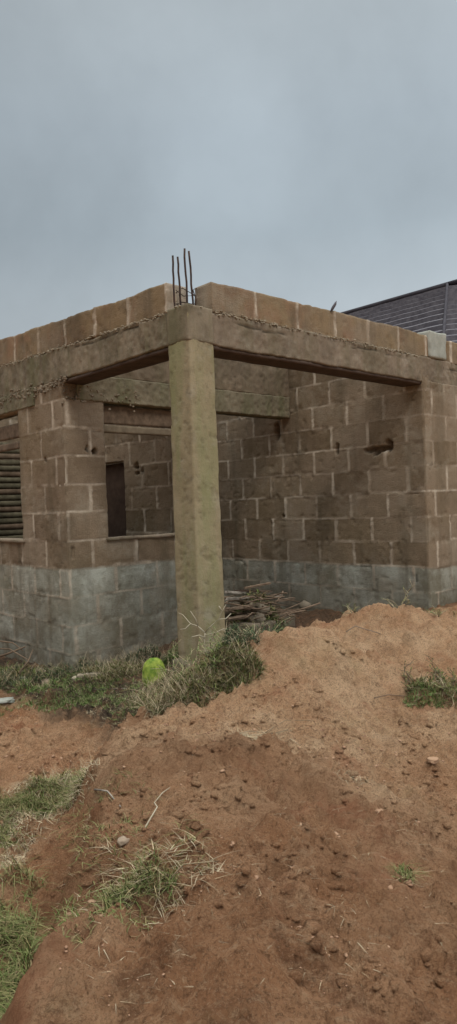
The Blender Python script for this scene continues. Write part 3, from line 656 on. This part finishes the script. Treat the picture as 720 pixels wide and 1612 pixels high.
def leaf(V, Fc, p, d, ln, w, droop=.4):
    d = Vector(d).normalized(); sd = d.cross(Vector((random.uniform(-.3, .3), random.uniform(-.3, .3), 1))).normalized(); up = sd.cross(d)
    n0 = len(V); tip = p + d * ln - up * ln * droop * .6; mid = p + d * ln * .5 + up * ln * .05
    for q in (p, mid + sd * w / 2 - up * w * .12, tip, mid - sd * w / 2 - up * w * .12, mid): V.append(tuple(q))
    Fc += [(n0, n0 + 1, n0 + 4), (n0 + 1, n0 + 2, n0 + 4), (n0 + 2, n0 + 3, n0 + 4), (n0 + 3, n0, n0 + 4)]
def weed(name, loc, label, cat, height, spread, nst, nleaf, lsize, mat_s=M_twig, mat_l=M_leaf, group=None, sprawl=.6, r0=.004):
    root = empty(name, loc, label, cat, group); SV = []; SF = []; LV = []; LF = []; L0 = Vector(loc)
    for i in range(nst):
        az = random.uniform(0, 6.28); p = L0 + Vector((math.cos(az), math.sin(az), 0)) * random.uniform(0, spread * .35); p.z = hz(p.x, p.y) - .01
        d = Vector((math.cos(az) * sprawl, math.sin(az) * sprawl, 1)).normalized(); ln = height * random.uniform(.55, 1.1); pts = [p.copy()]; m = 7
        for k in range(m):
            p = p + d * ln / m; d = (d + Vector((random.gauss(0, .22), random.gauss(0, .22), random.gauss(-.06, .1)))).normalized()
            gz = hz(p.x, p.y) + .01
            if p.z < gz: p.z = gz; d.z = abs(d.z)
            pts.append(p.copy())
            if nleaf and k > 0:
                for _ in range(nleaf):
                    a2 = random.uniform(0, 6.28); leaf(LV, LF, p, (math.cos(a2), math.sin(a2), random.uniform(-.2, .8)), lsize * random.uniform(.6, 1.3), lsize * .45)
            if random.random() < .55:
                a2 = random.uniform(0, 6.28); dd = (d + Vector((math.cos(a2), math.sin(a2), .1)) * .9).normalized(); q = p.copy(); sp = [q.copy()]
                for _ in range(3):
                    q = q + dd * ln * .11; dd = (dd + Vector((random.gauss(0, .25), random.gauss(0, .25), 0))).normalized(); sp.append(q.copy())
                    if nleaf: leaf(LV, LF, q, dd, lsize * random.uniform(.6, 1.2), lsize * .45)
                tube(SV, SF, sp, [r0 * .5] * 3 + [r0 * .3], 4)
        tube(SV, SF, pts, [r0 * (1 - .6 * k / m) for k in range(m + 1)], 4)
    mesh('stem', SV, SF, mat_s, root)
    if LV: mesh('leaves', LV, LF, mat_l, root, smooth=False)
    return root
def gp(px, py): x, y, z = G(px, py); return (x, y, z)
GR = 'weeds growing around the house and the heap'
M_tang = rand_leaf('olive_weed_leaves', [(.08, .10, .03), (.15, .17, .06), (.045, .06, .02), (.21, .17, .085), (.085, .055, .03), (.11, .155, .045)])
def heap(name, px, py, label, w, dpt, ht, n1, n2, mat1, mat2, ll=.07):
    x, y, z = gp(px, py); root = empty(name, (x, y, z), label, 'weeds', GR); r = random.Random(int(px * 7 + py)); rr = np.random.default_rng(int(px + py))
    def cloud(n_, hh):
        a = rr.uniform(0, 6.28, n_); q = np.sqrt(rr.uniform(0, 1, n_)); X_ = x + np.cos(a) * q * w; Y_ = y + np.sin(a) * q * dpt
        env = hh * (1 - q ** 2) * (1 + .5 * vn(X_ * 12, Y_ * 12, seed=5)); return np.c_[X_, Y_, H(X_, Y_) + env * rr.uniform(0, 1, n_) ** .6]
    P = cloud(n1, ht); V, Fl = blades(P, rr.uniform(ll * .4, ll, n1), rr.uniform(.2, 1.7, n1), rr.uniform(.003, .009, n1), seed=3, curve=.5); mesh('leaves', V, Fl, mat1, root, smooth=False)
    P = cloud(n2, ht * 1.05); V, Fl = blades(P, rr.uniform(ll, ll * 2.4, n2), rr.uniform(.4, 1.7, n2), rr.uniform(.0018, .0034, n2), seed=4, curve=.2); mesh('stem', V, Fl, mat2, root, smooth=False)
    return root
heap('weed_clump', 325, 1075, 'wide tangled mound of olive weeds at the foot of the corner column',     .30, .20, .10, 2600, 200, M_tang, M_dry)
heap('weed_clump', 262, 1092, 'matted brown and green weeds below the lime green bag', .28, .14, .09, 2000, 900, M_tang, M_dry)
heap('weed_clump', 285, 1045, 'green feathery weeds just right of the lime green bag', .16, .14, .12, 1200, 200, M_leaf, M_dry)
heap('weed_clump', 365, 1030, 'dark green weeds between column and sandy heap', .17, .12, .10, 1100, 200, M_leaf_dark, M_dry)
heap('weed_clump', 185, 1066, 'low dry weeds under the porch window', .34, .16, .09, 1700, 800, M_tang, M_dry)
heap('weed_clump', 700, 1098, 'leafy weeds at the right edge of the sandy heap', .22, .12, .10, 1100, 160, M_tang, M_dry, .055)
heap('weed_clump', 668, 1112, 'bright green low leaves left of the weeds at the right edge', .12, .06, .05, 380, 50, M_leaf, M_dry, .05)
heap('weed_clump', 118, 1250, 'green grass clump at the left foot of the soil heap', .15, .13, .06, 900, 300, M_grass, M_dry, .08)
heap('weed_clump', 60, 1090, 'green leafy patch in front of the left wall', .25, .10, .05, 900, 120, M_leaf, M_dry, .05)
heap('weed_clump', 30, 1078, 'dark weedy litter at the far left foot of the wall', .35, .2, .10, 1800, 700, M_leaf_dark, M_dry)
heap('weed_clump', 130, 1058, 'dark leafy litter right against the wall corner', .3, .14, .07, 1300, 500, M_leaf_dark, M_dry)
heap('weed_clump', 222, 1046, 'dark dry weeds against the wall behind the lime green bag', .22, .14, .13, 1300, 600, M_leaf_dark, M_dry)
heap('weed_clump', 372, 1062, 'drab olive weeds on the left edge of the sandy crest', .16, .12, .10, 1300, 400, M_tang, M_dry)
heap('weed_clump', 285, 1105, 'straggly dry stems hanging down from the column weeds', .22, .10, .06, 600, 700, M_tang, M_dry, .09)
x, y, z = gp(410, 1008)
for (px, py, d, h_, lab) in [(405, 1005, 5.25, .22, 'dark leafy weed in front of the debris pile'), (372, 1015, 5.1, .2, 'dark leafy weed just right of the column base'), (430, 990, 5.5, .16, 'small dark weed right of the debris pile front')]:
    q = at(px, py, d); weed('weed', (q[0], q[1], hz(q[0], q[1])), lab, 'weed', h_, .12, 7, 3, .032, M_twig, M_leaf_dark, GR)
for (px, py, h_, lab) in [(655, 1090, .17, 'twiggy weed leaning left at the right edge of the heap'), (705, 1085, .16, 'leafy weed standing at the far right edge of the heap')]:
    weed('weed', gp(px, py), lab, 'weed', h_, .14, 9, 2, .022, M_twig, M_tang, GR, sprawl=1.1)
for (px, py, d, h_, lab) in [(300, 1040, 4.4, .28, 'straggly pale weed in front of the left face of the column'), (345, 1030, 4.5, .27, 'straggly green weed in front of the right face of the column'), (385, 1010, 4.9, .26, 'tall straggly weed on the bank right of the column'),
        (262, 1062, 4.45, .2, 'pale wiry weed leaning over the lime green bag'), (350, 1075, 4.3, .17, 'wiry weed on the front of the mound of weeds'), (420, 1010, 5.3, .22, 'tall dark weed before the right end of the debris pile'),
        (305, 1090, 4.2, .12, 'low spreading green weed below the bare sapling'), (272, 1080, 4.3, .13, 'low green weed beside the lime green bag'), (335, 1100, 4.15, .10, 'low green weed at the lowest edge of the column weeds'), (370, 1070, 4.4, .13, 'green weed where the column weeds meet the sandy slope')]:
    q = at(px, py, d); weed('weed', (q[0], q[1], hz(q[0], q[1]) + .03), lab, 'weed', h_, .2, 9, 2, .02, M_dry, M_tang if px < 265 else M_leaf, GR, sprawl=.9, r0=.0028)
for (px, h_, lab) in [(560, .13, 'thin dry weed behind the peak of the heap'), (632, .17, 'tall thin weed standing on the crest of the heap'), (690, .10, 'short weed on the right end of the crest')]:
    q = at(px, 975, 5.3); weed('weed', (q[0], q[1], hz(q[0], q[1])), lab, 'weed', h_, .1, 5, 1, .018, M_dry, M_leaf, GR)
# bare forked sapling at the column foot
q = at(323, 1034, 4.45); root = empty('bare_sapling', (q[0], q[1], hz(q[0], q[1])), 'bare pale forked sapling in front of the column base', 'sapling'); V = []; Fc = []
def px3(l, d=4.45): return [at(a, b, d + dd) for a, b, dd in l]
tube(V, Fc, px3([(324, 1060, 0), (325, 1030, 0), (322, 1012, .01), (323, 996, 0)]), [.0055, .005, .0045, .004], 6); mesh('trunk', V, Fc, M_pale, root)
V = []; Fc = []
for l in [[(323, 996, 0), (312, 986, .02), (300, 982, .04), (288, 968, .06), (281, 965, .08)], [(323, 996, 0), (334, 984, -.03), (345, 975, -.04), (350, 962, -.05), (356, 952, -.06)], [(300, 982, .04), (292, 990, .06), (284, 991, .07)],
          [(323, 1000, 0), (340, 996, .03), (352, 990, .05), (366, 992, .08)], [(312, 986, .02), (308, 974, .0), (300, 962, 0)], [(345, 975, -.04), (356, 974, -.02), (364, 966, 0)], [(323, 1004, 0), (314, 1000, -.03), (302, 1003, -.05)], [(350, 962, -.05), (345, 954, -.05)], [(352, 990, .05), (358, 1000, .05), (372, 1004, .06)]]:
    tube(V, Fc, px3(l), [.0034 - .0004 * i for i in range(len(l))], 5)
mesh('branches', V, Fc, M_pale, root)
# lime green lump: soft folded bag shape
x, y, z = G(243, 1080); v, f = ico(4); p = v.copy(); th = np.arctan2(p[:, 1], p[:, 0])
fold = .16 * fbm(np.cos(th) * 2.6, np.sin(th) * 2.6, p[:, 2] * .5, 1.3, 3, 15) * (1.15 - p[:, 2]) + .10 * fbm(v[:, 0], v[:, 1], v[:, 2], 1.6, 4, 5)
p = p * (1 + fold)[:, None] * np.array([.085, .06, .120]); low = np.clip(-p[:, 2] / .098, 0, 1); p[:, :2] *= (1 + .25 * low)[:, None]
o = mesh('plastic_bag', p + np.array([x, y, z + .10]), f, M_lime); tag(o, 'bright lime green rounded bag lying in weeds left of the column', 'bag')

# ------------------------------------------------------------------ debris in the porch
def Q(px, py, d): return at(px, py, d)
for i, (lab, s, t, ds, dt, z0_, z1_, mt) in enumerate([('brown broken block under the debris pile', .95, .45, .30, .2, .1, .50, M_stoned), ('squat damp block at the bottom of the debris pile', 1.38, .75, .36, .2, .1, .48, M_stoned), ('dark block at the right side of the debris pile', 1.75, .95, .3, .22, .1, .42, M_stoned)]):
    o = rough_box('loose_block', s, s + ds, t, t + dt, z0_, z1_, mt, None, .025, .01, .02, 300 + i); tag(o, lab, 'block')
G2 = 'sticks and boards piled in the porch'
for i, (a, b, w, lab, mt) in enumerate([((356, 932, 6.0), (385, 934, 6.2), .07, 'short bleached board end at the left of the debris pile', M_woodw), ((357, 943, 5.9), (444, 938, 6.4), .035, 'long bleached stick across the debris pile', M_woodw),
        ((358, 960, 5.8), (462, 942, 6.5), .09, 'wide weathered board low in the debris pile', M_wood), ((362, 946, 6.0), (440, 936, 6.3), .03, 'thin grey stick in the middle of the debris pile', M_wood),
        ((385, 926, 6.1), (425, 918, 6.3), .025, 'short stick angled up on top of the debris pile', M_twig), ((370, 930, 6.2), (428, 931, 6.2), .03, 'dark stick on top of the debris pile', M_woodd_shade), ((395, 950, 5.9), (455, 965, 6.4), .05, 'board sloping down to the right of the debris pile', M_woodp), ((360, 975, 5.8), (400, 968, 6.0), .06, 'short brown board at the foot of the debris pile', M_wood)]):
    board('board' if w > .04 else 'stick', Q(*a), Q(*b), w * .55, min(.02, w * .6), mt, lab, 'board' if w > .04 else 'stick', G2, tilt=random.uniform(-.3, .5))
x, y, _ = Q(400, 940, 6.15); rr = np.random.default_rng(5); n_ = 3200
P = np.c_[rr.normal(x, .20, n_), rr.normal(y, .16, n_), np.zeros(n_)]; qq = ((P[:, 0] - x) / .32) ** 2 + ((P[:, 1] - y) / .3) ** 2; P[:, 2] = .28 + .46 * np.clip(1 - qq, 0, 1) * rr.uniform(.1, 1, n_)
root = empty('brush_pile', (x, y, .28), 'pile of dead branches and dull green leaves heaped in the porch', 'brush pile')
V, Fl = blades(P, rr.uniform(.04, .13, n_), rr.uniform(.5, 1.9, n_), rr.uniform(.005, .016, n_), seed=6); mesh('leaves', V, Fl, M_tang, root, smooth=False)
V = []; Fc = []
for i in range(130):
    a = random.uniform(0, 6.28); c0 = Vector((random.gauss(x, .16), random.gauss(y, .12), random.uniform(.3, .70))); dv = Vector((math.cos(a), math.sin(a) * .6, random.uniform(-.25, .25))) * random.uniform(.12, .3)
    tube(V, Fc, [c0 - dv, c0 - dv * .3 + Vector((0, 0, random.uniform(-.02, .02))), c0 + dv * .4, c0 + dv], [.007, .006, .005, .003], 5)
mesh('branches', V, Fc, M_twig, root)
P = np.c_[rr.normal(x + .02, .16, 40), rr.normal(y, .1, 40), rr.uniform(.3, .62, 40)]
v, f = merge([lump(tuple(p_), (.07, .07, .05), i, 1) for i, p_ in enumerate(P)]); mesh('rotten_matter', v, f, M_stoned, root)['kind'] = 'stuff'

# ------------------------------------------------------------------ stones, slabs, loose things on the ground
def stone(px, py, size, label, mat, seed, boxy=.3, dz=.3, cat='stone', name='stone', rot=None, group='stones by the wall foot', sub=3):
    x, y, z = G(px, py); v, f = lump((x, y, z + size[2] * dz), size, seed, sub, boxy=boxy, rot=rot); o = mesh(name, v, f, mat, smooth=False if boxy > .2 else True); tag(o, label, cat, group)
stone(142, 1072, (.10, .03, .014), 'long flat white stone sliver in the weeds below the porch window', M_crumb, 1, .5, 1.2, rot=.12)
stone(118, 1076, (.022, .02, .015), 'small pale stone at the left tip of the white sliver', M_crumb, 2, .3, 1)
stone(3, 1110, (.09, .05, .012), 'flat pale greenish slab at the left edge of the photo', M_gblock, 3, .55, 1, rot=.1)
stone(38, 1078, (.024, .022, .05), 'upright pale grey stub of stone at the wall foot', M_gblock, 4, .5, .8, rot=.2)
stone(66, 1066, (.04, .035, .035), 'rounded brown stone right of the upright stub', M_stoneb, 5, .2, .8)
stone(72, 1080, (.05, .035, .028), 'flat brown stone in front of the rounded one', M_stoneb, 6, .3, .8)
stone(82, 1052, (.04, .03, .02), 'small mossy stone against the wall corner', M_lint, 7, .3, 1.2)
stone(195, 1337, (.018, .014, .010), 'small pinkish stone on the left flank of the heap', M_stoneb, 8, .4, .5, group='stones on the heap')
stone(683, 1222, (.034, .022, .012), 'pale lump of soil at the right side of the heap', M_clod, 9, .2, .5, group='stones on the heap')
stone(598, 1296, (.015, .012, .02), 'small dark clod right of centre low on the heap', M_clod, 10, .2, .5, group='stones on the heap')
def twig(name, pts, r, mat, label, cat='twig', group='twigs lying on the heap'):
    V = []; Fc = []; P = [Vector(gp(a, b)) + Vector((0, 0, h_)) for a, b, h_ in pts]; r *= .62; tube(V, Fc, P, [r * (1 - .5 * i / len(P)) for i in range(len(P))], 5); o = mesh(name, V, Fc, mat); return tag(o, label, cat, group)
twig('twig', [(222, 1312, .01), (236, 1295, .03), (248, 1278, .035), (243, 1262, .04), (256, 1250, .03), (268, 1238, .015)], .005, M_pale, 'pale crooked twig on the left flank of the heap')
twig('twig', [(150, 1266, .01), (170, 1262, .02), (190, 1264, .008)], .007, M_woodw, 'short pale curved stick on the left edge of the heap')
twig('twig', [(370, 1172, .01), (392, 1162, .03), (430, 1152, .025), (470, 1143, .008)], .004, M_dry, 'long dry stalk lying across the middle of the heap')
twig('twig', [(378, 1160, .01), (410, 1150, .03), (450, 1138, .02), (500, 1140, .008)], .004, M_dry, 'thin stalk above the long dry stalk on the heap')
twig('twig', [(590, 1106, .01), (612, 1098, .03), (640, 1097, .02), (665, 1098, .01)], .006, M_twig, 'brown stick pointing left out of the right weeds')
twig('twig', [(640, 1075, .06), (652, 1084, .03), (662, 1092, .02)], .007, M_twig, 'short dark stick crossing at the left of the right weeds')
twig('twig', [(250, 1402, .01), (290, 1388, .03), (330, 1372, .02), (345, 1352, .01)], .004, M_dry, 'dry root curving up on the lower left of the heap')
twig('twig', [(545, 1000, .015), (560, 996, .03), (600, 1000, .01)], .008, M_stoneb, 'brown stick lying near the top of the heap')
twig('twig', [(110, 1075, .02), (150, 1092, .03), (200, 1086, .02)], .004, M_woodw, 'pale stalk in the weeds under the porch window')
# brush leaning on the wall at far left
G3 = 'dead branches at the foot of the left wall'
for i, (a, lab) in enumerate([([(-30, 1042, 5.9), (10, 1030, 5.95), (40, 1018, 6.0)], 'thick dead branch at the left wall foot'), ([(-20, 1020, 5.9), (15, 1022, 5.9), (46, 1040, 5.8)], 'dead branch sloping down at the left wall foot'), ([(30, 1060, 5.7), (45, 1040, 5.8), (52, 1022, 5.9)], 'thin branch standing up at the left wall foot'), ([(-10, 1008, 6.1), (20, 1012, 6.1), (36, 1024, 6.0)], 'topmost dead branch at the left wall foot')]):
    V = []; Fc = []; tube(V, Fc, [at(*q) for q in a], [.012, .01, .006] if i == 0 else [.006, .006, .004], 5); tag(mesh('branch', V, Fc, M_twig), lab, 'branch', G3)
x0, y0, _ = at(20, 1050, 5.9); rr = np.random.default_rng(8); P = np.c_[rr.normal(x0, .2, 700), rr.normal(y0, .1, 700), rr.uniform(.03, .2, 700)]
V, Fl = blades(P, rr.uniform(.03, .11, 700), rr.uniform(.5, 1.8, 700), rr.uniform(.003, .01, 700), seed=9); o = mesh('leaf_litter', V, Fl, M_tang, smooth=False); tag(o, 'dead leaves caught in the branches at the left wall foot', None, kind='stuff')
# soil crumbs
it = []; rr = np.random.default_rng(77)
pts = pxpatch([(20, 1125), (330, 1130), (430, 1080), (720, 1075), (800, 1300), (720, 1620), (60, 1620), (110, 1330), (-40, 1260)], 900, 41, .05)
PT = np.array(pts); ZZ = H(PT[:, 0], PT[:, 1])
for i, (x, y) in enumerate(pts):
    r = .0022 + .007 * rr.random() ** 4; it.append(lump((x, y, ZZ[i] + r * .1), (r * (1 + rr.random()), r, r * (.4 + .4 * rr.random())), i, 1, boxy=.3))
v, f = merge(it); o = mesh('soil_crumbs', v, f, M_clod); tag(o, 'crumbs and clods of loose red soil on the heap', None, kind='stuff')

it = []; rr = np.random.default_rng(99); pts = pxpatch([(-40, 1130), (330, 1130), (430, 1062), (720, 990), (800, 1300), (720, 1625), (-40, 1625)], 2600, 55, .08)
PT = np.array(pts) + rr.normal(0, .02, (len(pts), 2)); ZZ = H(PT[:, 0], PT[:, 1])
va = []
for i, (x, y) in enumerate(PT):
    r = .004 + .014 * rr.random() ** 4; v, f = lump((0, 0, 0), (r * (1 + .8 * rr.random()), r, r * (.45 + .5 * rr.random())), i, 1, boxy=.25)
    v = v * rr.uniform(.72, 1.22, (len(v), 1)) + np.array([[x, y, ZZ[i] - r * .15]]); it.append((v, f))
    ix = min(np.searchsorted(gx, x), nx - 1); iy = min(np.searchsorted(gy, y), ny - 1); va.append(np.tile([WET_SHADE[iy, ix], SAND[iy, ix], 0, 1], (len(v), 1)))
v, f = merge(it); o = mesh('soil_clods', v, f, M_soil, smooth=False, attr=np.concatenate(va)); tag(o, 'broken lumps of earth strewn over the heap and the ground beside it', None, kind='stuff')

# ------------------------------------------------------------------ sky and light
w = bpy.data.worlds.new('World'); scn.world = w; w.use_nodes = True; nt = w.node_tree; nt.nodes.clear(); N_ = nt.nodes.new
SUN_EL, SUN_AZ = math.radians(50), math.radians(160)      # behind the camera, a little to the right
sky = N_('ShaderNodeTexSky'); sky.sky_type = 'NISHITA'; sky.sun_disc = False; sky.sun_elevation = SUN_EL; sky.sun_rotation = SUN_AZ; sky.dust_density = 4
bg1 = N_('ShaderNodeBackground'); bg1.inputs[1].default_value = .06; nt.links.new(sky.outputs[0], bg1.inputs[0])
tc = N_('ShaderNodeTexCoord'); sep = N_('ShaderNodeSeparateXYZ'); nt.links.new(tc.outputs['Generated'], sep.inputs[0])
rp = N_('ShaderNodeValToRGB'); nt.links.new(sep.outputs[2], rp.inputs[0]); e = rp.color_ramp.elements
e[0].position = 0; e[0].color = (.55, .59, .61, 1); e[1].position = 1; e[1].color = (3.0, 3.0, 2.9, 1)
for p_, c_ in ((.22, (.47, .525, .56)), (.36, (.375, .437, .48)), (.47, (.385, .445, .49)), (.60, (.43, .485, .52)), (.72, (1.5, 1.54, 1.55))): x = e.new(p_); x.color = (*c_, 1)
mp = N_('ShaderNodeMapping'); mp.inputs['Scale'].default_value = (1.6, 1.6, 1.5); nt.links.new(tc.outputs['Generated'], mp.inputs[0])
no = N_('ShaderNodeTexNoise'); no.inputs['Scale'].default_value = 2.3; no.inputs['Detail'].default_value = 7; no.inputs['Roughness'].default_value = .52; no.inputs['Distortion'].default_value = .1; nt.links.new(mp.outputs[0], no.inputs[0])
mr = N_('ShaderNodeMapRange'); nt.links.new(no.outputs[0], mr.inputs[0]); mr.inputs[1].default_value = .3; mr.inputs[2].default_value = .7; mr.inputs[3].default_value = .90; mr.inputs[4].default_value = 1.19
ma = N_('ShaderNodeMath'); ma.operation = 'MULTIPLY_ADD'; nt.links.new(sep.outputs[0], ma.inputs[0]); ma.inputs[1].default_value = .34; nt.links.new(mr.outputs[0], ma.inputs[2])
vm = N_('ShaderNodeVectorMath'); vm.operation = 'SCALE'; nt.links.new(rp.outputs[0], vm.inputs[0]); nt.links.new(ma.outputs[0], vm.inputs['Scale'])
bg2 = N_('ShaderNodeBackground'); nt.links.new(vm.outputs[0], bg2.inputs[0]); bg2.inputs[1].default_value = 1
mx = N_('ShaderNodeMixShader'); mx.inputs[0].default_value = .93; nt.links.new(bg1.outputs[0], mx.inputs[1]); nt.links.new(bg2.outputs[0], mx.inputs[2])
ou = N_('ShaderNodeOutputWorld'); nt.links.new(mx.outputs[0], ou.inputs[0])
sd = bpy.data.lights.new('sun', 'SUN'); sd.energy = 1.25; sd.angle = math.radians(14); sd.color = (1, .95, .87); so = bpy.data.objects.new('sun', sd); COL.objects.link(so)
dirv = Vector((math.sin(SUN_AZ) * math.cos(SUN_EL), math.cos(SUN_AZ) * math.cos(SUN_EL), math.sin(SUN_EL)))
so.rotation_euler = dirv.to_track_quat('Z', 'Y').to_euler()
vs = scn.view_settings; vs.view_transform = 'Standard'; vs.look = 'None'; vs.exposure = 0; vs.gamma = 1; vs.use_curve_mapping = False
